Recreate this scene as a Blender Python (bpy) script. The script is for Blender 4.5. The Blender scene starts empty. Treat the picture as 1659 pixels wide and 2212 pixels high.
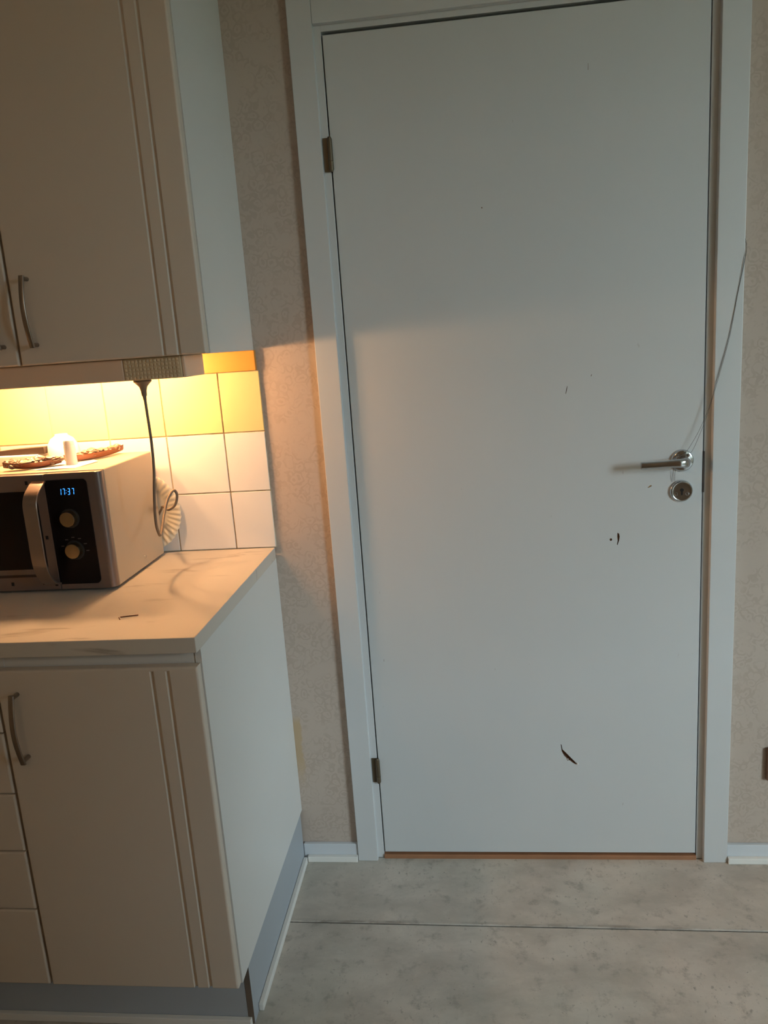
import bpy, bmesh, math, random
from mathutils import Vector, Matrix
random.seed(7)
S = bpy.context.scene
C = S.collection

# ------------------------------------------------------------------ camera
W, H, F = 1659, 2212, 1684.19
yaw, pitch, roll = -0.1151, -0.2163, -0.0701
fw = Vector((math.sin(yaw)*math.cos(pitch), math.cos(yaw)*math.cos(pitch), math.sin(pitch)))
rt = Vector((math.cos(yaw), -math.sin(yaw), 0)); up = rt.cross(fw)
R_ = rt*math.cos(roll) + up*math.sin(roll); U_ = -rt*math.sin(roll) + up*math.cos(roll)
cd = bpy.data.cameras.new('camera'); cam = bpy.data.objects.new('camera', cd); C.objects.link(cam)
m = Matrix((R_, U_, -fw)).transposed().to_4x4(); m.translation = Vector((0.2806, -1.884, 1.3942))
cam.matrix_world = m
cd.sensor_fit = 'VERTICAL'; cd.sensor_height = 36.0; cd.lens = 36.0*F/H
cd.clip_start = 0.02
S.camera = cam

# ------------------------------------------------------------------ world, exposure
SKY = 33.5            # overcast sky brightness
SKY_COL = (0.70, 0.89, 1.0)
wd = bpy.data.worlds.new('overcast_sky'); S.world = wd; wd.use_nodes = True
bg = wd.node_tree.nodes['Background']
bg.inputs[0].default_value = (*SKY_COL, 1); bg.inputs[1].default_value = SKY
S.view_settings.view_transform = 'Standard'; S.view_settings.look = 'None'
S.view_settings.gamma = 1.0; S.view_settings.use_curve_mapping = False
S.view_settings.exposure = 0.0
# daylight portal sitting in the window opening (guides the sky light, emits nothing itself)
WY0, WY1, WZ0, WZ1, WX = -3.75, -2.35, 0.92, 2.36, 3.60
pl = bpy.data.lights.new('window_portal', 'AREA'); pl.shape = 'RECTANGLE'
pl.size = WZ1-WZ0; pl.size_y = WY1-WY0; pl.cycles.is_portal = True
po = bpy.data.objects.new('window_portal', pl); C.objects.link(po)
po.location = (WX+0.02, (WY0+WY1)/2, (WZ0+WZ1)/2); po.rotation_euler = (0, math.radians(90), 0)
LAMP_COL = (1.0, 0.55, 0.25); LAMP = 425.0
FILL_COL = (1.0, 0.72, 0.44); FILL = 10.3   # added warm fill globe, unseen behind the camera

# ------------------------------------------------------------------ materials
def mat(name, col, rough=0.5, metal=0.0, spec=0.5, emit=None, es=0.0, bump=0.0, bscale=300.0, var=0.0, vscale=6.0, coat=0.0):
    M = bpy.data.materials.new(name); M.use_nodes = True
    nt = M.node_tree; b = nt.nodes['Principled BSDF']
    b.inputs['Base Color'].default_value = (*col, 1); b.inputs['Roughness'].default_value = rough
    b.inputs['Metallic'].default_value = metal; b.inputs['Specular IOR Level'].default_value = spec
    b.inputs['Coat Weight'].default_value = coat
    if emit: b.inputs['Emission Color'].default_value = (*emit, 1); b.inputs['Emission Strength'].default_value = es
    tc = None
    if bump or var: tc = nt.nodes.new('ShaderNodeTexCoord')
    if bump:
        n = nt.nodes.new('ShaderNodeTexNoise'); n.inputs['Scale'].default_value = bscale; n.inputs['Detail'].default_value = 3
        bp = nt.nodes.new('ShaderNodeBump'); bp.inputs['Strength'].default_value = bump; bp.inputs['Distance'].default_value = 0.001
        nt.links.new(tc.outputs['Object'], n.inputs['Vector']); nt.links.new(n.outputs['Fac'], bp.inputs['Height'])
        nt.links.new(bp.outputs['Normal'], b.inputs['Normal'])
    if var:
        n = nt.nodes.new('ShaderNodeTexNoise'); n.inputs['Scale'].default_value = vscale; n.inputs['Detail'].default_value = 5
        mx = nt.nodes.new('ShaderNodeMix'); mx.data_type = 'RGBA'
        mx.inputs[6].default_value = (*[c*(1-var) for c in col], 1); mx.inputs[7].default_value = (*[min(1, c*(1+var)) for c in col], 1)
        nt.links.new(tc.outputs['Object'], n.inputs['Vector']); nt.links.new(n.outputs['Fac'], mx.inputs[0]); nt.links.new(mx.outputs[2], b.inputs['Base Color'])
    return M

class NG:   # tiny node-graph helper
    def __init__(s, M): s.nt = M.node_tree; s.b = s.nt.nodes['Principled BSDF']
    def n(s, t, **kw):
        x = s.nt.nodes.new('ShaderNode'+t)
        for k, v in kw.items(): setattr(x, k, v)
        return x
    def link(s, a, b): s.nt.links.new(a, b)
    def math(s, op, a, b=None, c=None):
        x = s.n('Math', operation=op)
        for i, v in enumerate((a, b, c)):
            if v is None: continue
            if isinstance(v, (int, float)): x.inputs[i].default_value = v
            else: s.link(v, x.inputs[i])
        return x.outputs[0]
    def mix(s, f, a, b):
        x = s.n('Mix', data_type='RGBA')
        for i, v in ((0, f), (6, a), (7, b)):
            if isinstance(v, tuple): x.inputs[i].default_value = (*v, 1)
            elif isinstance(v, (int, float)): x.inputs[i].default_value = v
            else: s.link(v, x.inputs[i])
        return x.outputs[2]
    def noise(s, vec, scale, detail=4, rough=0.5, dist=0.0):
        x = s.n('TexNoise'); x.inputs['Scale'].default_value = scale; x.inputs['Detail'].default_value = detail
        x.inputs['Roughness'].default_value = rough; x.inputs['Distortion'].default_value = dist
        s.link(vec, x.inputs['Vector']); return x.outputs['Fac']
    def ramp(s, f, a, b): # smoothstep a..b
        x = s.n('MapRange', interpolation_type='SMOOTHSTEP'); x.inputs[1].default_value = a; x.inputs[2].default_value = b
        s.link(f, x.inputs[0]); return x.outputs[0]
    def obj(s): return s.n('TexCoord').outputs['Object']
    def scale(s, v, xyz):
        x = s.n('Mapping'); x.inputs['Scale'].default_value = xyz; s.link(v, x.inputs['Vector']); return x.outputs[0]
    def xyz(s, v):
        x = s.n('SeparateXYZ'); s.link(v, x.inputs[0]); return x.outputs

# wallpaper: tone-on-tone scrollwork
M_paper = mat('wallpaper', (0.6, 0.5, 0.42), 0.75, spec=0.25); g = NG(M_paper)
v = g.obj()
vo = g.n('TexVoronoi'); vo.inputs['Scale'].default_value = 44; vo.inputs['Randomness'].default_value = 0.75
nz = g.n('TexNoise'); nz.inputs['Scale'].default_value = 34; nz.inputs['Detail'].default_value = 2; g.link(v, nz.inputs['Vector'])
ad = g.n('VectorMath', operation='MULTIPLY_ADD'); g.link(nz.outputs['Color'], ad.inputs[0]); ad.inputs[1].default_value = (.030, .030, .030); g.link(v, ad.inputs[2])
g.link(ad.outputs[0], vo.inputs['Vector'])
ring = g.math('SINE', g.math('MULTIPLY', vo.outputs['Distance'], 15.0))
scroll = g.ramp(ring, -0.5, 0.8)
big = g.noise(v, 14, 3, dist=1.2)
pat = g.math('MULTIPLY', scroll, g.ramp(big, 0.36, 0.56))
c1 = g.mix(pat, (0.525, 0.430, 0.358), (0.470, 0.380, 0.312))
fleck = g.ramp(g.noise(v, 160, 2), 0.70, 0.76)
c1 = g.mix(g.math('MULTIPLY', fleck, 0.25), c1, (0.45, 0.36, 0.28))
# torn-away strip beside the base cabinet (bare yellowish board)
X = g.xyz(v)
wob = g.math('MULTIPLY', g.math('SUBTRACT', g.noise(v, 30, 4), 0.5), 0.03)
fx = g.ramp(g.math('ADD', X[0], wob), -0.199, -0.206)
fz = g.math('MULTIPLY', g.ramp(X[2], 0.20, 0.32), g.ramp(X[2], 0.435, 0.405))
c1 = g.mix(g.math('MULTIPLY', fx, fz), c1, (0.50, 0.37, 0.23))
g.link(c1, g.b.inputs['Base Color'])
bp_ = g.n('Bump'); bp_.inputs['Strength'].default_value = 0.15; bp_.inputs['Distance'].default_value = 0.0006; g.link(pat, bp_.inputs['Height']); g.link(bp_.outputs[0], g.b.inputs['Normal'])

# vinyl floor: concrete look
M_floor = mat('vinyl_floor', (0.33, 0.31, 0.28), 0.5, spec=0.35); g = NG(M_floor); v = g.obj()
a = g.noise(g.scale(v, (1.0, 1.6, 1)), 5, 8, 0.62, 0.3); b2 = g.noise(v, 22, 8, 0.68); c2 = g.noise(g.scale(v, (1.6, 1, 1)), 55, 5, 0.6)
col = g.mix(g.ramp(a, 0.3, 0.7), (0.43, 0.41, 0.37), (0.60, 0.57, 0.52))
col = g.mix(g.math('MULTIPLY', g.ramp(b2, 0.52, 0.70), 0.75), col, (0.32, 0.302, 0.27))
col = g.mix(g.math('MULTIPLY', g.ramp(b2, 0.47, 0.25), 0.35), col, (0.66, 0.63, 0.575))
col = g.mix(g.math('MULTIPLY', g.math('MULTIPLY', g.ramp(c2, 0.58, 0.70), g.ramp(a, 0.42, 0.62)), 0.6), col, (0.17, 0.158, 0.14))
col = g.mix(g.math('MULTIPLY', g.ramp(g.noise(v, 120, 3), 0.68, 0.74), 0.5), col, (0.13, 0.12, 0.11))
X = g.xyz(v); sd_ = g.math('ABSOLUTE', g.math('ADD', g.math('ADD', X[1], 0.2459), g.math('MULTIPLY', X[0], 0.0098)))
grime = g.math('MULTIPLY', g.ramp(sd_, 0.012, 0.0), g.ramp(g.noise(g.scale(v, (1, 6, 1)), 9, 5, 0.6), 0.40, 0.66))
col = g.mix(g.math('MULTIPLY', grime, 0.65), col, (0.17, 0.15, 0.125))
big_ = g.ramp(g.noise(v, 1.7, 3), 0.35, 0.65)
hu = g.n('Mix', data_type='RGBA', blend_type='MULTIPLY'); hu.inputs[0].default_value = 1.0; g.link(col, hu.inputs[6]); g.link(g.mix(big_, (0.96, 0.97, 0.93), (1.03, 0.97, 0.93)), hu.inputs[7])
g.link(hu.outputs[2], g.b.inputs['Base Color'])

# laminate worktop with soft grey streaks
M_lam = mat('laminate', (0.7, 0.66, 0.6), 0.42, spec=0.4); g = NG(M_lam); v = g.obj()
vs = g.scale(v, (1.6, 9, 9)); st = g.noise(vs, 3.2, 5, 0.55, 0.6); pt = g.noise(v, 3.5, 2)
f_ = g.math('MULTIPLY', g.ramp(st, 0.56, 0.72), g.ramp(pt, 0.42, 0.6))
g.link(g.mix(g.math('MULTIPLY', f_, 0.75), (0.65, 0.595, 0.52), (0.32, 0.27, 0.22)), g.b.inputs['Base Color'])

# grout, mouldy in places
M_grout = mat('grout', (0.6, 0.52, 0.38), 0.9); g = NG(M_grout); v = g.obj()
n1 = g.noise(v, 18, 5, 0.6); X = g.xyz(v)
right = g.ramp(X[0], -0.62, -0.40)
g.link(g.mix(g.math('MULTIPLY', g.ramp(n1, 0.35, 0.62), right), (0.62, 0.54, 0.38), (0.40, 0.29, 0.16)), g.b.inputs['Base Color'])

# door paint with very faint grime
M_door = mat('door_paint', (0.74, 0.74, 0.72), 0.38, spec=0.45); g = NG(M_door); v = g.obj()
sm = g.noise(g.scale(v, (1, 1, .6)), 4, 4); sp = g.ramp(g.noise(g.scale(v, (60, 60, 28)), 1.0, 2), 0.755, 0.80)
co = g.mix(sm, (0.585, 0.595, 0.59), (0.625, 0.63, 0.622))
g.link(g.mix(g.math('MULTIPLY', sp, 0.35), co, (0.35, 0.32, 0.28)), g.b.inputs['Base Color'])

M_paint = mat('trim_paint', (0.62, 0.625, 0.62), 0.35, var=0.03)
M_base = mat('baseboard_paint', (0.64, 0.66, 0.68), 0.4, var=0.03)
M_shoe = mat('shoe_mould_paint', (0.80, 0.78, 0.73), 0.4, var=0.03)
M_foil = mat('cabinet_foil', (0.68, 0.595, 0.50), 0.38, spec=0.45, var=0.02)
M_carc = mat('cabinet_side_foil', (0.73, 0.72, 0.69), 0.38, spec=0.45, var=0.02)
M_plinth = mat('plinth_foil', (0.40, 0.43, 0.46), 0.5, var=0.05)
M_edge = mat('raw_board_edge', (0.16, 0.12, 0.09), 0.8)
M_tilew = mat('white_tile', (0.80, 0.77, 0.74), 0.16, spec=0.5)
M_tiley = mat('yellow_tile', (0.80, 0.64, 0.31), 0.16, spec=0.5)
M_ply = mat('pine_rail', (0.66, 0.30, 0.045), 0.5, var=0.08, vscale=20)
M_lampw = mat('lamp_plastic', (0.74, 0.55, 0.40), 0.45)
M_rib = mat('aged_plastic', (0.66, 0.52, 0.33), 0.5)
M_emit = mat('lamp_diffuser', (0.9, 0.9, 0.9), 0.4, emit=LAMP_COL, es=LAMP)
M_nick = mat('brushed_nickel', (0.34, 0.29, 0.25), 0.32, metal=1.0)
M_chrome = mat('chrome', (0.52, 0.54, 0.57), 0.13, metal=1.0)
M_hinge = mat('hinge_brass', (0.14, 0.105, 0.065), 0.45, metal=0.6)
M_dark = mat('dark_void', (0.012, 0.010, 0.009), 0.9)
M_fibre = mat('torn_fibreboard', (0.20, 0.10, 0.055), 0.95, var=0.4, vscale=90)
M_thresh = mat('threshold_wood', (0.34, 0.16, 0.08), 0.5, var=0.2, vscale=14)
M_silver = mat('silver_front', (0.20, 0.165, 0.155), 0.36, metal=0.6)
M_blackg = mat('black_glass', (0.008, 0.006, 0.006), 0.28, spec=0.15)
M_cream = mat('cream_enamel', (0.50, 0.40, 0.28), 0.35)
M_knob = mat('knob_metal', (0.38, 0.285, 0.17), 0.3, metal=1.0)
M_blue = mat('display_digits', (0.0, 0.0, 0.0), 0.5, emit=(0.04, 0.30, 1.0), es=2.2)
M_mark = mat('dial_print', (0.10, 0.085, 0.08), 0.6)
M_black = mat('black_plastic', (0.02, 0.02, 0.02), 0.5)
M_cord = mat('cord_brown', (0.20, 0.145, 0.10), 0.5)
M_plate = mat('plate_glaze', (0.80, 0.72, 0.56), 0.22)
M_white = mat('white_plastic', (0.86, 0.84, 0.80), 0.4)
M_papr = mat('paper', (0.84, 0.80, 0.74), 0.8)
M_foilc = mat('crumpled_foil', (0.24, 0.165, 0.115), 0.4, metal=0.3, var=0.75, vscale=70)
M_terra = mat('brown_tray', (0.15, 0.045, 0.018), 0.4, var=0.2, vscale=40)
M_darkb = mat('dark_brown', (0.035, 0.022, 0.016), 0.5, var=0.3, vscale=40)
M_out = mat('brown_bakelite', (0.15, 0.085, 0.05), 0.5)
M_thr = mat('grey_thread', (0.10, 0.095, 0.09), 0.8)
M_ceil = mat('ceiling_paint', (0.74, 0.72, 0.68), 0.9)
M_wallp = mat('room_paint', (0.57, 0.515, 0.44), 0.85)
M_grass = mat('lawn', (0.06, 0.08, 0.04), 1.0, var=0.4)
M_glass = bpy.data.materials.new('window_glass'); M_glass.use_nodes = True
nt = M_glass.node_tree; nt.nodes.remove(nt.nodes['Principled BSDF'])
tr = nt.nodes.new('ShaderNodeBsdfTransparent'); gl = nt.nodes.new('ShaderNodeBsdfGlossy'); gl.inputs['Roughness'].default_value = 0.02
mx = nt.nodes.new('ShaderNodeMixShader'); mx.inputs[0].default_value = 0.06
nt.links.new(tr.outputs[0], mx.inputs[1]); nt.links.new(gl.outputs[0], mx.inputs[2]); nt.links.new(mx.outputs[0], nt.nodes['Material Output'].inputs[0])

# ------------------------------------------------------------------ mesh helpers
def obj(name, bm, mats, parent=None, smooth=False, autosmooth=None):
    me = bpy.data.meshes.new(name); bmesh.ops.recalc_face_normals(bm, faces=bm.faces[:]); bm.to_mesh(me); bm.free()
    for m_ in (mats if isinstance(mats, (list, tuple)) else [mats]): me.materials.append(m_)
    if smooth:
        for p in me.polygons: p.use_smooth = True
        if autosmooth is not None: me.set_sharp_from_angle(angle=math.radians(autosmooth))
    o = bpy.data.objects.new(name, me); C.objects.link(o)
    if smooth and len(me.polygons) < 900: wn = o.modifiers.new('weighted_normal', 'WEIGHTED_NORMAL'); wn.keep_sharp = True; wn.weight = 90
    if parent: o.parent = parent; o.matrix_parent_inverse = parent.matrix_world.inverted()
    return o
def tag(o, label=None, cat=None, group=None, kind=None):
    if label: o['label'] = label
    if cat: o['category'] = cat
    if group: o['group'] = group
    if kind: o['kind'] = kind
    return o
def thing(name, loc, label, cat, group=None, kind=None):
    o = bpy.data.objects.new(name, None); C.objects.link(o); o.location = loc; o.empty_display_size = 0.05
    bpy.context.view_layer.update()
    return tag(o, label, cat, group, kind)
def box(bm, x0, x1, y0, y1, z0, z1, bev=0.0, seg=2):
    r = bmesh.ops.create_cube(bm, size=1.0)
    for v in r['verts']:
        v.co = Vector((x0+(v.co.x+.5)*(x1-x0), y0+(v.co.y+.5)*(y1-y0), z0+(v.co.z+.5)*(z1-z0)))
    if bev:
        es = list({e for v in r['verts'] for e in v.link_edges})
        bmesh.ops.bevel(bm, geom=es, offset=bev, segments=seg, profile=0.5, affect='EDGES')
def bx(name, m_, parent, *a, bev=0.0, seg=2, smooth=False):
    bm = bmesh.new(); box(bm, *a, bev=bev, seg=seg); return obj(name, bm, m_, parent, smooth=bev > 0 and smooth, autosmooth=40)
def loft(bm, rings, closed=True, cap=True):
    vs = [[bm.verts.new(p) for p in r] for r in rings]; n = len(rings[0])
    for a, b in zip(vs, vs[1:]):
        for i in range(n if closed else n-1):
            bm.faces.new((a[i], a[(i+1) % n], b[(i+1) % n], b[i]))
    if cap: bm.faces.new(vs[0][::-1]); bm.faces.new(vs[-1])
    return vs
def smooth_path(pts, k=8):
    P = [Vector(p) for p in pts]; out = []
    for i in range(len(P)-1):
        a = P[max(i-1, 0)]; b = P[i]; c = P[i+1]; d = P[min(i+2, len(P)-1)]
        for j in range(k):
            t = j/k
            out.append(0.5*((2*b)+(c-a)*t+(2*a-5*b+4*c-d)*t*t+(3*b-a-3*c+d)*t**3))
    out.append(P[-1]); return out
def tube(bm, path, r, n=8):
    P = [Vector(p) for p in path]; rings = []; nrm = None
    for i, p in enumerate(P):
        t = (P[min(i+1, len(P)-1)]-P[max(i-1, 0)]).normalized()
        if nrm is None: nrm = t.orthogonal().normalized()
        nrm = (nrm - t*nrm.dot(t)).normalized(); bn = t.cross(nrm)
        rr = r(i/(len(P)-1)) if callable(r) else r
        rings.append([p + (nrm*math.cos(q)+bn*math.sin(q))*rr for q in [2*math.pi*k/n for k in range(n)]])
    loft(bm, rings)
def lathe(bm, prof, n=32, origin=(0, 0, 0), axis='Z'):
    # prof: (radius, height) pairs; axis Z up or -Y (towards the viewer)
    O = Vector(origin); rings = []
    for r, h in prof:
        ring = []
        for k in range(n):
            q = 2*math.pi*k/n; a, b = max(r, 1e-5)*math.cos(q), max(r, 1e-5)*math.sin(q)
            ring.append(O + (Vector((a, b, h)) if axis == 'Z' else Vector((a, -h, b))))
        rings.append(ring)
    loft(bm, rings); 
def prism(bm, poly, y0, y1, mi=0):
    # poly in (x, z), extruded along y
    a = [bm.verts.new((x, y0, z)) for x, z in poly]; b = [bm.verts.new((x, y1, z)) for x, z in poly]; n = len(poly)
    fs = [bm.faces.new(a), bm.faces.new(b[::-1])]
    for i in range(n): fs.append(bm.faces.new((a[i], b[i], b[(i+1) % n], a[(i+1) % n])))
    for f in fs: f.material_index = mi
def structure(o): o['kind'] = 'structure'; return o

# ------------------------------------------------------------------ room shell
XL, XR, YF, ZC = -1.05, WX, -4.0, 2.5
T = 0.12
bm = bmesh.new()
box(bm, XL-T, -0.045, 0, T, 0, ZC); box(bm, 0.868, XR+T, 0, T, 0, ZC); box(bm, -0.045, 0.868, 0, T, 2.105, ZC)
wall_back = structure(obj('wall_back', bm, M_paper)); tag(wall_back, 'beige scroll-patterned wallpaper wall around the white door', 'wall')
wall_left = structure(bx('wall_left', M_wallp, None, XL-T, XL, YF-T, 0, 0, ZC)); tag(wall_left, 'plain painted wall at the far end of the kitchen counter', 'wall')
wall_front = structure(bx('wall_front', M_wallp, None, XL, XR+T, YF-T, YF, 0, ZC)); tag(wall_front, 'plain painted wall behind the photographer', 'wall')
wall_block = structure(bx('wall_blocker', M_wallp, None, 1.36, 1.48, YF, -1.58, 0, ZC)); tag(wall_block, 'added unseen wall blocking daylight from the cabinet fronts', 'wall')  # unseen wall added to keep window light off the cabinet fronts
bm = bmesh.new()
box(bm, XR, XR+T, YF, WY0, 0, ZC); box(bm, XR, XR+T, WY1, 0, 0, ZC); box(bm, XR, XR+T, WY0, WY1, 0, WZ0); box(bm, XR, XR+T, WY0, WY1, WZ1, ZC)
wall_right = structure(obj('wall_right', bm, M_wallp)); tag(wall_right, 'plain painted wall holding the daylight window', 'wall')
ceiling = structure(bx('ceiling', M_ceil, None, XL-T, XR+T, YF-T, T, ZC, ZC+T)); tag(ceiling, 'plain white kitchen ceiling', 'ceiling')
floor = structure(bx('floor', M_dark, None, XL-T, XR+T, YF-T, T, -0.12, -0.004)); tag(floor, 'grey mottled concrete-look vinyl floor', 'floor')
# vinyl sheets, seams run parallel to the door wall (very slightly askew)
th = -0.0098
def sheet(ya, yb):
    bm = bmesh.new(); gp = 0.0020
    x0, x1 = XL, XR
    f = lambda x, y: y + th*(x+0.214)
    pts = [(x0, f(x0, ya)+gp), (x1, f(x1, ya)+gp), (x1, min(f(x1, yb)-gp, 0.0)), (x0, min(f(x0, yb)-gp, 0.0))]
    a = [bm.verts.new((x, y, 0)) for x, y in pts]; b = [bm.verts.new((x, y, -0.004)) for x, y in pts]
    bm.faces.new(a); bm.faces.new(b[::-1])
    for i in range(4): bm.faces.new((a[i], b[i], b[(i+1) % 4], a[(i+1) % 4]))
    bmesh.ops.bevel(bm, geom=[e for e in bm.edges if all(v.co.z > -0.001 for v in e.verts)], offset=0.0018, segments=1, affect='EDGES')
    return obj('vinyl_sheet', bm, M_floor, floor)
ys = [0.05, -0.248, -0.858, -1.468, -2.078, -2.688, -3.298, -3.908, -4.02]
for a, b in zip(ys[1:], ys): sheet(a, b)
bm = bmesh.new(); gp_ = [(3.75, -.6), (9.0, -.6), (12.0, 2.2), (30.0, 2.8), (30.0, -1.0), (3.75, -1.0)]  # rising bank added out of view to cut off low sky light
loft(bm, [[Vector((x, y, z)) for x, z in gp_] for y in (-35, 30)])
ground = structure(obj('ground', bm, M_grass)); tag(ground, 'dark grassy ground outside the window with an added daylight-blocking bank', 'ground')

# window
win = thing('window_1', (WX+T/2, (WY0+WY1)/2, WZ0), 'white framed window letting daylight into the kitchen', 'window', kind='structure')
bm = bmesh.new(); w = 0.05
for a in ((WY0, WY0+w, WZ0, WZ1), (WY1-w, WY1, WZ0, WZ1), (WY0+w, WY1-w, WZ0, WZ0+w), (WY0+w, WY1-w, WZ1-w, WZ1)):
    box(bm, WX+0.03, WX+0.09, a[0], a[1], a[2], a[3])
obj('window_frame', bm, M_paint, win)
bx('pane', M_glass, win, WX+0.058, WX+0.062, WY0+w, WY1-w, WZ0+w, WZ1-w)
bx('window_sill', M_paint, win, WX-0.10, WX+0.03, WY0-0.03, WY1+0.03, WZ0-0.025, WZ0)

# ------------------------------------------------------------------ door
CF = -0.017            # casing face
ZL, ZT = 0.0175, 2.0575
door = thing('door_1', (0.4125, 0, 0), 'white scuffed flush door with torn gash and chrome lever', 'door', kind='structure')
def P(x, z): return (x, z)
holes = {
 'gash': [(.4823, .338), (.4845, .3365), (.4862, .3235), (.4950, .3140), (.5060, .3010), (.5170, .2885), (.5225, .2812), (.5190, .2800), (.5120, .2845), (.5040, .2920), (.5000, .2895), (.4965, .2985), (.4900, .3060), (.4846, .3180)],
 'chip': [(.6285, .9005), (.6325, .8975), (.6338, .8900), (.6322, .8795), (.6285, .8690), (.6272, .8705), (.6292, .8800), (.6280, .8900)],
 'chip_b': [(.6120, .8870), (.6152, .8862), (.6160, .8830), (.6135, .8800), (.6108, .8812), (.6100, .8845)],
 'nick': [(.5152, 1.2600), (.5160, 1.2600), (.5148, 1.2535), (.5120, 1.2420), (.5112, 1.2425), (.5130, 1.2530)],
 'nick2': [(.6990, 1.0085), (.7050, 1.0135), (.7085, 1.0140), (.7080, 1.0112), (.7010, 1.0078)],
 'dot': [(.3320, 1.6720), (.3342, 1.6722), (.3345, 1.6695), (.3322, 1.6690)],
 'nick3': [(.5712, 1.2840), (.5722, 1.2838), (.5708, 1.2795), (.5692, 1.2792)],
 'nick4': [(.5712, 1.9440), (.5718, 1.9440), (.5716, 1.9310), (.5708, 1.9310)],
 'nick5': [(.0352, .5860), (.0360, .5860), (.0358, .5800), (.0350, .5800)],
}
bm = bmesh.new(); yf, yb = -0.002, 0.038; bv = 0.0015
def loop(pts, y): return [bm.verts.new((x, y, z)) for x, z in pts]
x0, x1 = 0.0, 0.825
o_f = loop([(x0+bv, ZL+bv), (x1-bv, ZL+bv), (x1-bv, ZT-bv), (x0+bv, ZT-bv)], yf)
o_m = loop([(x0, ZL), (x1, ZL), (x1, ZT), (x0, ZT)], yf+bv); o_b = loop([(x0, ZL), (x1, ZL), (x1, ZT), (x0, ZT)], yb)
def wallq(a, b, mi=0):
    n = len(a)
    for i in range(n): f = bm.faces.new((a[i], a[(i+1) % n], b[(i+1) % n], b[i])); f.material_index = mi
wallq(o_f, o_m); wallq(o_m, o_b); bm.faces.new(o_b)
edges = [bm.edges.get((o_f[i], o_f[(i+1) % 4])) for i in range(4)]
for k, pts in holes.items():
    dep = {'gash': .009, 'chip': .0035, 'chip_b': .003}.get(k, .0012)
    cx = sum(p[0] for p in pts)/len(pts); cz = sum(p[1] for p in pts)/len(pts)
    a = loop(pts, yf); b = loop([(cx+(x-cx)*.97, cz+(z-cz)*.97) for x, z in pts], yf+dep)
    wallq(a, b, 1); f = bm.faces.new(b); f.material_index = 1 if k != 'nick2' else 2
    edges += [bm.edges.get((a[i], a[(i+1) % len(a)])) for i in range(len(a))]
r = bmesh.ops.triangle_fill(bm, use_beauty=True, use_dissolve=False, edges=edges)
for f in r['geom']:
    if isinstance(f, bmesh.types.BMFace): f.material_index = 0
leaf = obj('door_leaf', bm, [M_door, M_fibre, mat('tan_chip', (.42, .24, .09), .8)], door)
# raised splinters around the gash
bm = bmesh.new()
for q in ([(.4995, .2985), (.5010, .2960), (.5018, .2915), (.4990, .2945)], [(.5238, .2850), (.5262, .2842), (.5270, .2810), (.5252, .2792), (.5236, .2812)]):
    prism(bm, q, -0.0045, -0.0018)
obj('splinter', bm, M_white, leaf)
# frame (jamb with stop) and casings
bm = bmesh.new()
FR = -0.001
box(bm, -0.045, -0.0028, FR, T-0.02, 0, 2.105, bev=.0012); box(bm, 0.8278, 0.868, FR, T-0.02, 0, 2.105, bev=.0012); box(bm, -0.0028, 0.8278, FR, T-0.02, ZT+0.007, 2.105)
obj('door_frame', bm, M_paint, door)
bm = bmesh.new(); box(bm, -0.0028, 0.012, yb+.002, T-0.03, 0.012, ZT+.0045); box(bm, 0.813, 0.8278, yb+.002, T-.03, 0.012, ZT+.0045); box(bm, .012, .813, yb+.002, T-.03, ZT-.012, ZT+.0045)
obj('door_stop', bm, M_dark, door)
bx('door_back', M_dark, door, -0.045, 0.868, T-.02, T-.012, 0, 2.105)
def casing(x0, x1, z0, z1):
    return bx('casing', M_paint, door, x0, x1, CF, 0.0, z0, z1, bev=.0022, smooth=True)
casing(-0.0733, -0.0187, 0, 2.165); casing(0.8428, 0.9020, 0, 2.165); casing(-0.0185, 0.8426, 2.0765, 2.165)
bx('threshold', M_thresh, door, -0.0028, 0.8278, -0.006, T-.03, -0.003, 0.0115, bev=.002)
def hinge(z0, z1):
    bm = bmesh.new(); box(bm, -0.0175, -0.003, -0.0035, 0.0, z0, z1, bev=.0008)
    h = obj('hinge', bm, M_hinge, door)
    bm = bmesh.new(); lathe(bm, [(0, z0-.001), (.0035, z0-.001), (.0058, z0+.004), (.0058, (z0+z1)/2-.016), (.0050, (z0+z1)/2-.0155), (.0050, (z0+z1)/2-.0145), (.0058, (z0+z1)/2-.014), (.0058, z1-.004), (.0035, z1+.001), (0, z1+.001)], 14, (-0.0012, -0.0065, 0))
    obj('knuckle', bm, M_hinge, h, smooth=True, autosmooth=35)
hinge(1.776, 1.848); hinge(0.232, 0.303)
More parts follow.
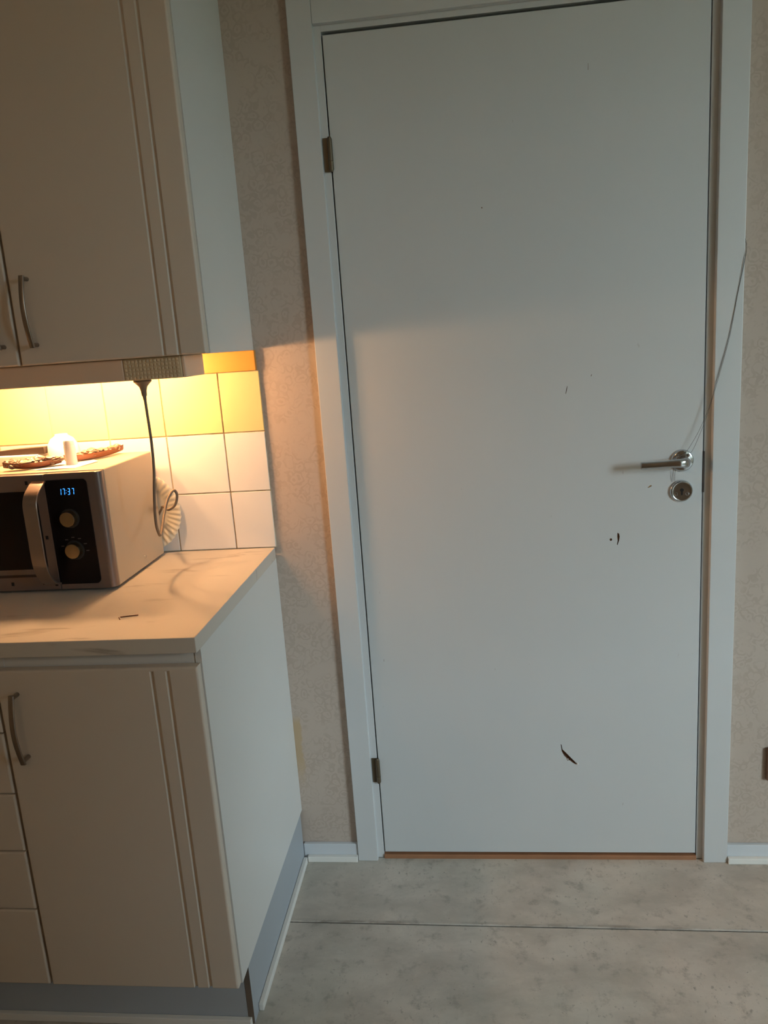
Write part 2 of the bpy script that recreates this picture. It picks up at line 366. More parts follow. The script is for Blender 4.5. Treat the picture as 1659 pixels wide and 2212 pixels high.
# lever handle
hx, hz = 0.7775, 1.070
hd = bpy.data.objects.new('door_handle', None); C.objects.link(hd); hd.parent = door; hd['label'] = 'chrome lever handle'
hd.matrix_parent_inverse = door.matrix_world.inverted(); bpy.context.view_layer.update()
bm = bmesh.new(); lathe(bm, [(0, .0), (.0262, .0), (.0262, .0035), (.0245, .0068), (.0215, .0085), (.012, .0092), (0, .0094)], 40, (hx, -.002, hz), 'Y')
obj('rose', bm, M_chrome, hd, smooth=True, autosmooth=30)
bm = bmesh.new()
path = smooth_path([(hx, -.010, hz), (hx, -.030, hz), (hx-.003, -.044, hz+.001), (hx-.014, -.0515, hz+.0015), (hx-.035, -.053, hz+.002), (hx-.07, -.053, hz+.001), (hx-.1045, -.053, hz+.0005)], 6)
rings = []
for i, p in enumerate(path):
    t = (path[min(i+1, len(path)-1)]-path[max(i-1, 0)]).normalized(); upv = Vector((0, 0, 1)); sd = t.cross(upv).normalized(); u2 = sd.cross(t)
    k = i/(len(path)-1); rz = .0120 - .0036*min(1, max(0, (k-.35)/.4)); ry = .0104 - .0035*min(1, max(0, (k-.35)/.4))
    rings.append([p + sd*(ry*math.copysign(abs(math.cos(q))**.7, math.cos(q))) + u2*(rz*math.copysign(abs(math.sin(q))**.7, math.sin(q))) for q in [2*math.pi*j/16 for j in range(16)]])
loft(bm, rings); obj('lever', bm, M_chrome, hd, smooth=True, autosmooth=50)
for s in (-1, 1):
    bm = bmesh.new(); lathe(bm, [(0, 0), (.0036, 0), (.0036, .0012), (.0028, .002), (0, .0022)], 12, (hx+s*.012, -.0108, hz+.0125), 'Y'); obj('screw', bm, M_chrome, hd, smooth=True, autosmooth=30)
# keyhole escutcheon
ex, ez = 0.7765, 0.997
es = bpy.data.objects.new('keyhole_escutcheon', None); C.objects.link(es); es.parent = door; es.matrix_parent_inverse = door.matrix_world.inverted(); es['label'] = 'round chrome keyhole plate'
bpy.context.view_layer.update()
bm = bmesh.new(); lathe(bm, [(0, .0), (.0262, .0), (.0262, .0035), (.0245, .0066), (.0225, .0078), (.0205, .0070), (.010, .0072), (0, .0073)], 40, (ex, -.002, ez), 'Y')
obj('rose', bm, M_chrome, es, smooth=True, autosmooth=25)
bm = bmesh.new(); kh = [(math.cos(q)*.0042, math.sin(q)*.0042+.003) for q in [math.radians(a) for a in range(-60, 241, 20)]] + [(-.0020, -.0095), (.0020, -.0095)]
prism(bm, [(ex+x, ez+z) for x, z in kh], -.0098, -.0085); obj('keyhole', bm, M_dark, es)
for s in (-1, 1):
    bm = bmesh.new(); lathe(bm, [(0, 0), (.0044, 0), (.0044, .0012), (.0034, .0022), (0, .0024)], 14, (ex+s*.0128, -.0088, ez-.0065), 'Y'); obj('screw', bm, M_chrome, es, smooth=True, autosmooth=30)
bx('strike_plate', M_darkb, door, .8256, .8292, -.0030, .006, .991, 1.089)

# ------------------------------------------------------------------ baseboards and shoe mouldings
def baseb(n, x0, x1, label):
    o = structure(bx(n, M_base, None, x0, x1, -0.012, 0, 0, 0.049, bev=.002)); tag(o, label, 'baseboard'); return o
baseb('baseboard_left', -0.2250, -0.0740, 'short white baseboard between base cabinet and door casing')
baseb('baseboard_right', 0.9025, XR, 'long white baseboard right of the door')
def shoe(n, pts, axis, label):
    # quarter-ish bead; pts = (x0,x1,y0,y1)
    o = structure(bx(n, M_shoe, None, *pts, 0, 0.017, bev=.0016, seg=2)); tag(o, label, 'shoe moulding')
shoe('trim_1', (-0.2135, -0.0745, -0.024, -0.012), 'x', 'cream shoe moulding along short left baseboard')
shoe('trim_2', (0.9030, XR, -0.024, -0.012), 'x', 'cream shoe moulding along right baseboard')
shoe('trim_3', (-0.2248, -0.2140, -0.513, -0.0245), 'y', 'cream shoe moulding along cabinet plinth side')
shoe('trim_4', (XL, -0.2300, -0.5560, -0.5445), 'x', 'cream shoe moulding along cabinet plinth front')

# ------------------------------------------------------------------ tiled backsplash
TS, GX, GZ = 0.1483, -0.3208, 1.1965
bx('grout_bed', M_grout, wall_back, XL, -0.2175, -0.0045, 0.0, 0.8995, 1.3445)
gq = 0.0016
tile_me = {}
def tile(x0, x1, z0, z1, m_):
    bm = bmesh.new(); box(bm, x0+gq, x1-gq, -0.0075+random.uniform(-.0004, .0003), -0.0040, z0+gq, z1-gq, bev=.0009, seg=1)
    obj('tile', bm, m_, wall_back)
xs = [-0.2165, GX] + [GX-TS*i for i in range(1, 6)]
xs[-1] = max(xs[-1], XL)
zs = [0.9002, GZ-TS, GZ, GZ+TS]
for i in range(len(xs)-1):
    for j in range(3):
        tile(xs[i+1], xs[i], zs[j], zs[j+1], M_tiley if j == 2 else M_tilew)
bx('mounting_rail', M_ply, wall_back, XL, -0.2225, -0.014, 0.0, 1.3450, 1.3925, bev=.0008)

# ------------------------------------------------------------------ cabinets
def panel_door(name, parent, x0, x1, yfr, th_, z0, z1, grooves=(), gtop=True, r=.0045, mtl=None):
    """foil door with rolled edges and milled vertical grooves"""
    prof = []                         # (x, depth) across the face, left to right
    nseg = 4
    for k in range(nseg+1):
        q = math.pi/2*k/nseg; prof.append((x0+r-r*math.cos(q), r-r*math.sin(q), 0))
    for gx, gw, gd in grooves:
        prof.append((gx-gw/2-.0006, 0, 0))
        for k in range(7):
            q = math.pi*k/6; prof.append((gx-gw/2*math.cos(q), 0, gd*math.sin(q)))
        prof.append((gx+gw/2+.0006, 0, 0))
    for k in range(nseg, -1, -1):
        q = math.pi/2*k/nseg; prof.append((x1-r+r*math.cos(q), r-r*math.sin(q), 0))
    levels = []                       # (z, edge depth, groove factor)
    for k in range(nseg+1):
        q = math.pi/2*k/nseg; levels.append((z0+r-r*math.cos(q), r-r*math.sin(q), 1))
    if grooves and gtop: levels += [(z1-.011, 0, 1), (z1-.0085, 0, .75), (z1-.007, 0, 0)]
    for k in range(nseg, -1, -1):
        q = math.pi/2*k/nseg; levels.append((z1-r+r*math.cos(q), r-r*math.sin(q), 0 if gtop else 1))
    bm = bmesh.new(); rows = []
    for z, ed, gf in levels:
        rows.append([bm.verts.new((x, yfr+max(d, ed)+g_*gf, z)) for x, d, g_ in prof])
    for a, b in zip(rows, rows[1:]):
        for i in range(len(prof)-1): bm.faces.new((a[i], a[i+1], b[i+1], b[i]))
    n = len(prof); L = len(rows)
    border = rows[0][:] + [rows[j][n-1] for j in range(1, L)] + rows[-1][-2::-1] + [rows[j][0] for j in range(L-2, 0, -1)]
    back = [bm.verts.new((v.co.x, yfr+th_, v.co.z)) for v in border]
    m_ = len(border)
    for i in range(m_): bm.faces.new((border[i], border[(i+1) % m_], back[(i+1) % m_], back[i]))
    bm.faces.new(back[::-1])
    return obj(name, bm, mtl or M_foil, parent, smooth=True, autosmooth=50)
def bow_handle(parent, x, yface, z0, z1, tilt=0.0, horiz=False):
    """arched D handle with two feet, standing off the front"""
    bm = bmesh.new(); n = 16; rings = []; L = z1-z0
    for i in range(n+1):
        t = i/n; z = z0-.006+(L+.012)*t; off = .020+.012*math.sin(math.pi*t)
        wx = .0055; ty = .0028
        rings.append([Vector((x+wx*math.copysign(abs(math.cos(q))**.6, math.cos(q)), yface-off+ty*math.sin(q), z)) for q in [2*math.pi*k/12 for k in range(12)]])
    loft(bm, rings)
    for zz in (z0, z1):
        tube(bm, [(x, yface, zz), (x, yface-.012, zz), (x, yface-.0215, zz)], .0042, 10)
    if horiz:
        cz = (z0+z1)/2
        for v in bm.verts: v.co = Vector((x+(v.co.z-cz), v.co.y, cz+(v.co.x-x)))
    h = obj('handle', bm, M_nick, parent, smooth=True, autosmooth=50); h['label'] = 'arched brushed metal handle'
    return h
GW, GD = .0088, .0046
# base cabinet with one door
bc = thing('base_cabinet', (-0.4220, -0.3, 0.147), 'white base cabinet with single grooved door at the counter end', 'cabinet', 'base cabinets')
bm = bmesh.new()
box(bm, -0.2345, -0.2228, -0.592, -0.0005, 0.147, 0.8695); obj('side_panel', bm, M_carc, bc)
bm = bmesh.new(); box(bm, -0.6205, -0.6090, -0.592, -.0005, .147, .8695); box(bm, -.6088, -.2348, -.592, -.0005, .147, .163); box(bm, -.6088, -.2348, -.010, -.0005, .164, .8695)
obj('carcass', bm, M_carc, bc)
bx('top_rail', M_carc, bc, -.6088, -.2350, -.5905, -.560, .800, .8690)
bd = panel_door('cabinet_door', bc, -.6185, -.2255, -.6125, .0185, .150, .8425, [(-.3125, GW, GD), (-.2825, GW, GD)])
bow_handle(bd, -.5790, -.6125, .668, .796)
# drawer unit
dc = thing('base_cabinet', (-0.835, -0.3, 0.147), 'white base cabinet of stacked plain drawers left of the grooved door', 'cabinet', 'base cabinets')
bm = bmesh.new(); box(bm, XL+.001, -.6300, -.592, -.0005, .147, .8695); obj('carcass', bm, M_carc, dc)
bx('top_rail', M_carc, dc, -.6298, -.6210, -.592, -.560, .147, .8690)
zz = [.150, .3285, .4605, .5865, .7150, .8425]
for a, b in zip(zz, zz[1:]):
    d = panel_door('drawer_front', dc, XL+.012, -.6235, -.6125, .0185, a+.0012, b-.0012)
    bow_handle(d, -.835, -.6125, (a+b)/2-.064, (a+b)/2+.064, horiz=True)
# plinth
pn = thing('plinth', (-0.6, -0.3, 0), 'grey recessed plinth under the base cabinets', 'plinth')
bx('plinth_front', M_plinth, pn, XL+.001, -.2385, -.5440, -.5280, 0, .1465)
bm = bmesh.new(); box(bm, -.2380, -.2253, -.5445, -.0125, 0, .1465); o = obj('plinth_side', bm, [M_plinth, M_edge], pn)
for p in o.data.polygons:
    if p.normal.y < -.9: p.material_index = 1
# worktop
ct = bx('countertop', M_lam, None, XL+.001, -.2212, -.6164, -.0080, .8700, .9000, bev=.0014); tag(ct, 'pale streaked laminate countertop under the microwave', 'countertop')
# upper cabinets
ZU, ZUT = 1.3928, 2.24
uc = thing('upper_cabinet', (-.424, -.16, ZU), 'white upper cabinet with grooved door nearest the white door', 'cabinet', 'upper cabinets')
bm = bmesh.new(); box(bm, -.2385, -.2265, -.329, -.0005, ZU, ZUT); obj('side_panel', bm, M_carc, uc)
bm = bmesh.new(); box(bm, -.6200, -.2387, -.329, -.0005, ZU, ZU+.016); box(bm, -.6200, -.2387, -.329, -.0005, ZUT-.016, ZUT); box(bm, -.6200, -.6080, -.329, -.0005, ZU+.0162, ZUT-.0162); obj('carcass', bm, M_carc, uc)
ud = panel_door('cabinet_door', uc, -.6180, -.2285, -.3490, .0185, ZU+.0005, ZUT-.002, [(-.3145, GW, GD), (-.2840, GW, GD)])
bow_handle(ud, -.5770, -.3490, 1.4330, 1.5610)
uc2 = thing('upper_cabinet', (-.835, -.16, ZU), 'white upper cabinet at the left edge, mostly out of view', 'cabinet', 'upper cabinets')
bm = bmesh.new(); box(bm, XL+.001, -.6205, -.329, -.0005, ZU, ZUT); obj('carcass', bm, M_carc, uc2)
ud2 = panel_door('cabinet_door', uc2, XL+.004, -.6230, -.3490, .0185, ZU+.0005, ZUT-.002)
bow_handle(ud2, -.6480, -.3490, 1.4330, 1.5610)

# ------------------------------------------------------------------ under-cabinet lamp
ul = thing('under_cabinet_lamp', (-.6, -.27, 1.347), 'long white strip lamp glowing under the upper cabinets', 'lamp')
bx('housing', M_lampw, ul, -.93, -.4125, -.332, -.215, 1.3485, 1.3927, bev=.003, smooth=True)
so = bx('socket_cover', M_rib, ul, -.4120, -.2900, -.330, -.215, 1.3485, 1.3927, bev=.0015)
bm = bmesh.new()
for i in range(15):
    for j in range(5):
        cx_ = -.4065+.0078*i; cz_ = 1.3535+.0082*j
        box(bm, cx_-.0027, cx_+.0027, -.3318, -.3299, cz_-.0029, cz_+.0029, bev=.0008, seg=1)
o = obj('ribbed_grid', bm, M_rib, so); o['kind'] = 'stuff'
bx('end_cap', M_lampw, ul, -.2898, -.2825, -.328, -.212, 1.3485, 1.3927, bev=.002)
# three glowing frosted bulbs, behind the housing and below the cabinet floor
for bx_ in (-.760, -.630, -.485):
    bx('bulb_holder', M_lampw, ul, bx_-.012, bx_+.012, -.2149, -.203, 1.356, 1.382, bev=.002)
    bm = bmesh.new(); lathe(bm, [(0, 0), (.008, 0), (.010, .004), (.0165, .012), (.0185, .020), (.0165, .028), (.010, .034), (0, .0365)], 18, (0, 0, 0))
    for v in bm.verts: v.co = Vector((bx_+v.co.x, -.2028+v.co.z, 1.3690+v.co.y))
    obj('bulb', bm, M_emit, ul, smooth=True, autosmooth=60)

# cord hanging from the lamp socket
cdp = [(-.3880, -.300, 1.3465), (-.3880, -.300, 1.325), (-.3872, -.300, 1.280), (-.3862, -.300, 1.223), (-.3885, -.300, 1.163), (-.3950, -.299, 1.113), (-.4000, -.297, 1.073), (-.4035, -.292, 1.036), (-.4060, -.278, 1.0135), (-.4150, -.250, 1.004), (-.4200, -.220, 1.018), (-.4250, -.190, 1.038), (-.4230, -.165, 1.066), (-.4120, -.150, 1.0855), (-.4060, -.146, 1.073), (-.4130, -.148, 1.050), (-.4310, -.145, 1.0385), (-.4520, -.110, 1.036), (-.4800, -.062, 1.030), (-.4945, -.0365, 1.018), (-.5080, -.0335, 1.000), (-.5250, -.0335, .975)]
pc = bpy.data.objects.new('power_cord', None); C.objects.link(pc); pc.location = (-.388, -.30, 1.346); bpy.context.view_layer.update()
tag(pc, 'brown power cord hanging from the lamp socket beside the microwave', 'cord')
bm = bmesh.new(); tube(bm, smooth_path(cdp, 7), .0032, 8); obj('cable', bm, M_cord, pc, smooth=True)
bm = bmesh.new(); lathe(bm, [(0, .0), (.0185, .0), (.0185, -.004), (.0150, -.007), (.0085, -.014), (.0062, -.022), (.0056, -.032), (.0040, -.0345), (.0036, -.042), (0, -.042)], 20, (-.388, -.300, 1.3483))
obj('plug', bm, M_cord, pc, smooth=True, autosmooth=40)

# ------------------------------------------------------------------ microwave
MX0, MX1, MY0, MY1, MZ0, MZ1 = -.990, -.5000, -.3225, -.0405, .9060, 1.1670
mw = thing('microwave', (-.745, -.18, .90), 'silver and black microwave oven with two round knobs on the counter', 'microwave')
bx('shell', M_cream, mw, MX0, MX1, -.3020, MY1, MZ0, MZ1, bev=.003, seg=3, smooth=True)
bx('gasket', M_dark, mw, MX0+.004, MX1-.0035, -.3043, -.3020, MZ0+.004, MZ1-.0045)
# control fascia: silver with rolled right edge
def rolled(x0, x1, z0, z1, y0, y1, rr, left=False):
    poly = [(x0, y1), (x0, y0)]
    for k in range(9):
        q = math.pi/2*k/8; poly.append((x1-rr+rr*math.sin(q), y0+rr-rr*math.cos(q)))
    poly.append((x1, y1)); bm = bmesh.new()
    loft(bm, [[Vector((x, y, z)) for x, y in poly] for z in (z0, z1)])
    bmesh.ops.bevel(bm, geom=[e for e in bm.edges if abs(e.verts[0].co.z-e.verts[1].co.z) < 1e-6 and min(v.co.y for v in e.verts) < y0+rr*.9], offset=.0015, segments=1, affect='EDGES')
    return bm
o = obj('fascia', rolled(-.6245, -.5005, MZ0+.001, MZ1-.002, -.3235, -.3043, .013), M_silver, mw, smooth=True, autosmooth=45)
def rrect(x0, x1, z0, z1, r, corners=(1, 1, 1, 1)):
    pts = []
    for (cx, cz, a0), c in zip(((x1-r, z1-r, 0), (x0+r, z1-r, 90), (x0+r, z0+r, 180), (x1-r, z0+r, 270)), corners):
        if c: pts += [(cx+r*math.cos(math.radians(a0+18*k)), cz+r*math.sin(math.radians(a0+18*k))) for k in range(6)]
        else: pts.append({0: (x1, z1), 90: (x0, z1), 180: (x0, z0), 270: (x1, z0)}[a0])
    return pts
bm = bmesh.new(); prism(bm, rrect(-.6240, -.5310, .9195, 1.1515, .010, (1, 0, 0, 1)), -.3252, -.3230)
cp = obj('control_panel', bm, M_blackg, mw)
# clock digits 17:37
SEG = {'1': 'bc', '3': 'abcdg', '7': 'abc'}
bm = bmesh.new(); DW, DH, TK = .0050, .0138, .0012; z0 = 1.1185; sl = 0.10
def seg_bar(x, za, zb, w_):
    prism(bm, [(x-w_/2+(za-z0)*sl, za), (x+w_/2+(za-z0)*sl, za), (x+w_/2+(zb-z0)*sl, zb), (x-w_/2+(zb-z0)*sl, zb)], -.3256, -.3251)
def digit(ch, x):
    h2 = DH/2
    for s in SEG[ch]:
        if s in 'agd':
            zc_ = {'a': z0+DH-TK/2, 'g': z0+h2, 'd': z0+TK/2}[s]; prism(bm, [(x+.0006+(zc_-z0)*sl, zc_-TK/2), (x+DW-.0006+(zc_-z0)*sl, zc_-TK/2), (x+DW-.0006+(zc_-z0)*sl, zc_+TK/2), (x+.0006+(zc_-z0)*sl, zc_+TK/2)], -.3256, -.3251)
        else:
            xx = x+(DW-TK/2 if s in 'bc' else TK/2); lo = z0+(h2 if s in 'bf' else 0); seg_bar(xx, lo+.0006, lo+h2-.0006, TK)
x = -.5955
for ch, dx in (('1', .0082), ('7', .0076), (':', .0038), ('3', .0092), ('7', 0)):
    if ch == ':':
        for zc_ in (z0+.0040, z0+.0095): seg_bar(x+.0004, zc_-.0005, zc_+.0005, .0010)
    else: digit(ch, x)
    x += dx
o = obj('clock_digits', bm, M_blue, cp); o['label'] = 'blue lit clock reading 17:37'
def knob(x, z):
    bm = bmesh.new(); lathe(bm, [(0, 0), (.0175, 0), (.0170, .0130), (.0160, .0148), (.0150, .0152), (.0, .0152)], 36, (x, -.3251, z), 'Y')
    o = obj('knob', bm, M_knob, mw, smooth=True, autosmooth=30); o['label'] = 'round brushed metal knob'
    bm = bmesh.new(); lathe(bm, [(0, 0), (.0215, 0), (.0212, .0016), (0, .0016)], 36, (x, -.3251, z), 'Y'); obj('knob_collar', bm, M_black, o)
knob(-.5795, 1.0668); knob(-.5790, .9960)
bm = bmesh.new()
for a_ in (-4, 28, 62, 92, 124, 160):
    q = math.radians(a_); cx_, cz_ = -.5790+.0285*math.cos(q), .9960+.0285*math.sin(q)
    prism(bm, [(cx_-.0035, cz_-.0009), (cx_+.0035, cz_-.0009), (cx_+.0035, cz_+.0009), (cx_-.0035, cz_+.0009)], -.3255, -.3251)
obj('dial_marks', bm, M_mark, cp)
# door of the microwave
md = bx('oven_door', M_silver, mw, MX0, -.6262, -.3240, -.3045, MZ0+.001, MZ1-.002, bev=.0015)
bm = bmesh.new(); prism(bm, rrect(MX0+.02, -.6480, .9560, 1.1300, .006), -.3252, -.3236); obj('oven_window', bm, M_blackg, md)
bm = bmesh.new(); prism(bm, [(MX0+.02, .9380), (-.668, .9380), (-.668, .9440), (MX0+.02, .9440)], -.3250, -.3236); obj('door_strip', bm, M_darkb, md)
for cx_, cz_ in ((-.7370, .9235), (-.6630, .9240), (-.6350, .9200), (-.6395, 1.0260), (-.6660, 1.1480)):
    bm = bmesh.new(); prism(bm, [(cx_-.003, cz_-.004), (cx_+.003, cz_-.004), (cx_+.003, cz_+.004), (cx_-.003, cz_+.004)], -.3248, -.3236); obj('dark_square', bm, M_dark, md)  # small dark squares on the silver door front
# strap handle
bm = bmesh.new()
ph = smooth_path([(-.3245, 1.1500), (-.3420, 1.1410), (-.3620, 1.1270), (-.3720, 1.1080), (-.3735, 1.0800), (-.3735, 1.0350), (-.3735, .9900), (-.3690, .9620), (-.3560, .9400), (-.3400, .9270), (-.3245, .9220)] and [Vector((0, a, b)) for a, b in [(-.3245, 1.1500), (-.3420, 1.1410), (-.3620, 1.1270), (-.3720, 1.1080), (-.3735, 1.0800), (-.3735, 1.0350), (-.3735, .9900), (-.3690, .9620), (-.3560, .9400), (-.3400, .9270), (-.3245, .9220)]], 5)
rings = []
for i, p in enumerate(ph):
    t = (ph[min(i+1, len(ph)-1)]-ph[max(i-1, 0)]).normalized(); nn = Vector((0, -t.z, t.y)); tk = .0022
    rings.append([Vector((-.6530, p.y, p.z))+nn*tk, Vector((-.6218, p.y, p.z))+nn*tk, Vector((-.6218, p.y, p.z))-nn*tk, Vector((-.6530, p.y, p.z))-nn*tk])
loft(bm, rings); bmesh.ops.bevel(bm, geom=bm.edges[:], offset=.0007, segments=1, affect='EDGES')
obj('handle', bm, mat('handle_silver', (.27, .215, .18), .34, metal=.7), md, smooth=True, autosmooth=40)
for fx, fy in ((-.53, -.29), (-.53, -.07), (-.96, -.29), (-.96, -.07)):
    bm = bmesh.new(); lathe(bm, [(0, .9), (.011, .9), (.012, .9065), (0, .9065)], 14, (fx, fy, 0)); obj('foot', bm, M_black, mw)
bm = bmesh.new(); lathe(bm, [(0, 0), (.0040, 0), (.0036, .0012), (0, .0016)], 14, (0, 0, 0))
for v in bm.verts: v.co = Vector((MX1+v.co.z-.0002, -.1550+v.co.x, .9290+v.co.y))
obj('screw', bm, M_chrome, mw, smooth=True, autosmooth=30)

# fluted plate standing behind the microwave
pt_ = thing('fluted_plate', (-.553, -.02, .9), 'cream plate with fluted rim standing on edge behind the microwave', 'plate')
bm = bmesh.new(); n = 176; rings = []; cx_, cz_ = -.5530, 1.0105
for (r_, y_, fl) in ((.0001, -.0125, 0), (.055, -.0125, 0), (.066, -.0150, 0), (.074, -.0195, .5), (.092, -.0235, 1), (.1035, -.0265, 1), (.1040, -.0258, 1), (.092, -.0212, 1), (.074, -.0168, .5), (.066, -.0122, 0), (.055, -.0098, 0), (.0001, -.0098, 0)):
    rings.append([Vector((cx_+(r_+fl*.0008*math.cos(q*44))*math.cos(q), y_+fl*.0016*math.cos(q*44), cz_+(r_+fl*.0008*math.cos(q*44))*math.sin(q))) for q in [2*math.pi*k/n for k in range(n)]])
loft(bm, rings); obj('dish', bm, M_plate, pt_, smooth=True, autosmooth=70)

# ------------------------------------------------------------------ things lying on the microwave
TZ = MZ1
bm = bmesh.new()
pp = [(-.690, -.272), (-.630, -.276), (-.580, -.272), (-.566, -.190), (-.600, -.140), (-.690, -.160)]
a = [bm.verts.new((x, y, TZ+.0001+.0016*(i % 2))) for i, (x, y) in enumerate(pp)]; b = [bm.verts.new((v.co.x, v.co.y, v.co.z+.0006)) for v in a]
bm.faces.new(a[::-1]); bm.faces.new(b)
for i in range(len(a)): bm.faces.new((a[i], a[(i+1) % len(a)], b[(i+1) % len(a)], b[i]))
tag(obj('paper_sheet', bm, M_papr), 'white paper sheet lying on top of the microwave', 'paper')
def boat(name, p0, p1, wid, hgt, label, lift=0.0, crump=26, seed=1):
    """long shallow tray with pointed ends, heaped with crumpled foil"""
    rnd = random.Random(seed); A = Vector((*p0, TZ+lift)); B = Vector((*p1, TZ+lift)); d = B-A; L = d.length; d.normalize(); s = Vector((-d.y, d.x, 0))
    t_ = thing(name, (A+B)/2, label, 'tray', 'foil trays on the microwave')
    bm = bmesh.new(); rings = []
    N = 14
    for i in range(N+1):
        t = i/N; w_ = wid*math.sin(math.pi*(.06+.88*t))**.6; z_ = .006*(2*t-1)**2
        sec = [(-1, hgt), (-.82, .25*hgt), (-.45, 0), (.45, 0), (.82, .25*hgt), (1, hgt), (.9, hgt), (.72, .4*hgt), (.4, .0022), (-.4, .0022), (-.72, .4*hgt), (-.9, hgt)]
        rings.append([A+d*(L*t)+s*(a_*w_)+Vector((0, 0, z_+h_)) for a_, h_ in sec])
    loft(bm, rings); obj('dish', bm, M_terra, t_, smooth=True, autosmooth=50)
    for k in range(crump):
        t = rnd.uniform(.06, .94); c = A+d*(L*t)+s*(rnd.uniform(-.7, .7)*wid*math.sin(math.pi*t)**.5)+Vector((0, 0, hgt*rnd.uniform(.6, 1.35)))
        bm = bmesh.new(); bmesh.ops.create_icosphere(bm, subdivisions=2, radius=1)
        sx = rnd.uniform(.007, .0135)
        ax = [rnd.uniform(.7, 1.3), rnd.uniform(.7, 1.3), rnd.uniform(.35, .75)]
        for v in bm.verts: v.co = c+Vector([v.co[j]*sx*ax[j]*rnd.uniform(.55, 1.2) for j in range(3)])
        obj('foil_scrap', bm, M_foilc, t_)
    return t_
boat('foil_tray', (-.5680, -.052), (-.6330, -.205), .019, .014, 'brown oblong tray heaped with crumpled foil right of white tube', seed=3, lift=.0022)
boat('foil_tray', (-.6340, -.224), (-.7500, -.262), .019, .013, 'brown oblong tray heaped with crumpled foil left of white tube', crump=46, seed=5, lift=.0022)
cy = thing('white_tube', (-.6130, -.219, TZ), 'upright white tube standing on top of the microwave', 'tube')
bm = bmesh.new(); lathe(bm, [(0, .0022), (.0120, .0022), (.0124, .004), (.0124, .044), (.0118, .0455), (0, .0455)], 24, (-.6130, -.219, TZ)); obj('tube_body', bm, M_white, cy, smooth=True, autosmooth=40)
bm = bmesh.new(); lathe(bm, [(0, .0456), (.0115, .0456), (.0120, .0470), (.0120, .0540), (.0105, .0570), (0, .0575)], 24, (-.6130, -.219, TZ)); obj('cap', bm, M_white, cy, smooth=True, autosmooth=40)
bw = thing('white_bowl', (-.683, -.118, TZ), 'white bowl turned upside down behind the white tube', 'bowl')
bm = bmesh.new(); lathe(bm, [(.0375, .0), (.0385, .001), (.0380, .018), (.0345, .037), (.0260, .052), (.0150, .0590), (.0140, .0625), (0, .0625)], 36, (-.683, -.118, TZ)); obj('bowl_body', bm, M_white, bw, smooth=True, autosmooth=40)
bm = bmesh.new(); lathe(bm, [(.0398, .0), (.0408, .0012), (.0408, .0036), (.0384, .0046), (.0384, .001)], 36, (-.683, -.118, TZ)); obj('rim', bm, M_white, bw, smooth=True, autosmooth=40)
pk = bx('white_packet', M_papr, None, -.930, -.7240, -.170, -.085, TZ, TZ+.022, bev=.003, smooth=True); tag(pk, 'flat white packet lying on the microwave behind foil scraps', 'packet')
bm = bmesh.new(); rings = []
for t, w_ in ((0, .002), (.15, .009), (.5, .0125), (.85, .014), (1, .0145)):
    x_ = -.860+.150*t; rings.append([Vector((x_, -.150-w_*.5, TZ+.0222)), Vector((x_, -.150+w_*1.4, TZ+.0222)), Vector((x_, -.150+w_*1.4, TZ+.0225+w_*1.05)), Vector((x_, -.150-w_*.5, TZ+.0225+w_*1.05))])
loft(bm, rings); kn = obj('dark_strip', bm, M_darkb); tag(kn, 'dark brown pointed strip lying across the flat white packet', 'strip')

# ------------------------------------------------------------------ small things
def twig(p, q, r_, label):
    bm = bmesh.new(); a = Vector((*p, .9+r_)); b = Vector((*q, .9+r_)); mid = (a+b)/2+Vector((0, .0008, 0)); tube(bm, [a, mid, b], r_, 6)
    tag(obj('wood_splinter', bm, M_terra), label, 'splinter', 'splinters on the counter')
twig((-.4130, -.4990), (-.3800, -.4900), .0011, 'longer dark splinter lying on the countertop front')
twig((-.4150, -.5005), (-.4080, -.5120), .0009, 'shorter dark splinter touching the longer one on countertop')
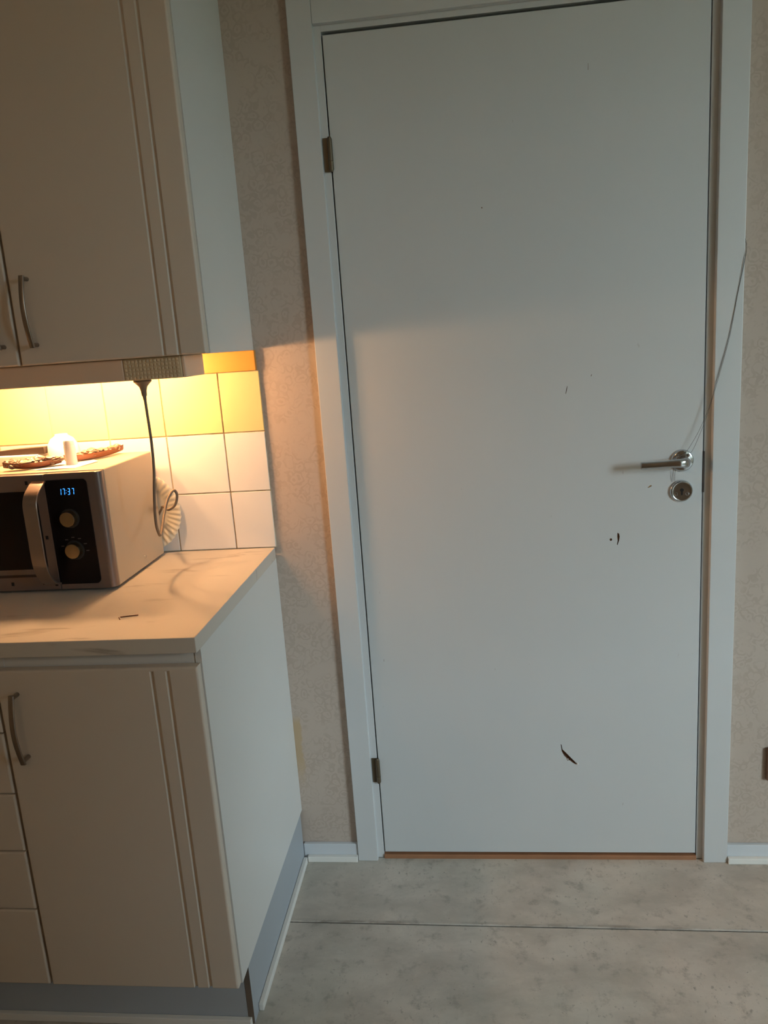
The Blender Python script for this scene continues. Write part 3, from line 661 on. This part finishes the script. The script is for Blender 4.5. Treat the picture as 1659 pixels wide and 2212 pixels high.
# brown outlet plate low on the wall
op = thing('outlet_plate', (1.034, -.006, .278), 'brown outlet plate low on the wallpaper right of the door', 'outlet')
bx('plate', M_out, op, .9940, 1.0740, -.012, -.0005, .2330, .3240, bev=.004, smooth=True)
bm = bmesh.new(); lathe(bm, [(.024, 0), (.024, .002), (.021, .0022), (.020, -.006), (0, -.006)], 28, (1.034, -.012, .2785), 'Y'); obj('socket_ring', bm, M_out, op, smooth=True, autosmooth=30)
# loose thread from the casing over the handle
bm = bmesh.new()
for pts in ([(.9040, -.0012, 1.565), (.9035, -.0182, 1.535), (.8900, -.0182, 1.455), (.8720, -.0182, 1.352), (.8500, -.0184, 1.265), (.8350, -.0190, 1.205), (.8130, -.0180, 1.145), (.7880, -.0150, 1.098), (.7800, -.0122, 1.088), (.7640, -.0125, 1.075), (.7560, -.0060, 1.042), (.7550, -.0040, 1.020)],
            [(.9042, -.0012, 1.560), (.9037, -.0182, 1.528), (.8880, -.0184, 1.440), (.8735, -.0184, 1.350), (.8520, -.0186, 1.262), (.8290, -.0190, 1.180), (.8080, -.0180, 1.120), (.7960, -.0150, 1.092), (.7850, -.0122, 1.084), (.7700, -.0125, 1.070), (.7620, -.0060, 1.046), (.7610, -.0040, 1.022)]):
    tube(bm, smooth_path(pts, 5), .00042, 5)
tag(obj('thread', bm, M_thr), 'loose dark thread draped from door casing over the lever handle', 'thread')
# invented glowing globe, out of view, supplying warm fill light
cl = thing('fill_globe', (-.15, -2.95, ZC), 'added round fill globe glowing warm out of view under the ceiling', 'lamp')
bm = bmesh.new(); lathe(bm, [(0, -.003), (.055, -.003), (.055, -.02), (.012, -.03), (.010, -.14), (0, -.14)], 24, (-.15, -2.95, ZC)); obj('canopy', bm, M_white, cl, smooth=True, autosmooth=30)
bm = bmesh.new(); bmesh.ops.create_icosphere(bm, subdivisions=3, radius=.13, matrix=Matrix.Translation((-.15, -2.95, ZC-.265))); obj('globe', bm, mat('fill_glow', (.9, .9, .9), .4, emit=FILL_COL, es=FILL), cl, smooth=True)
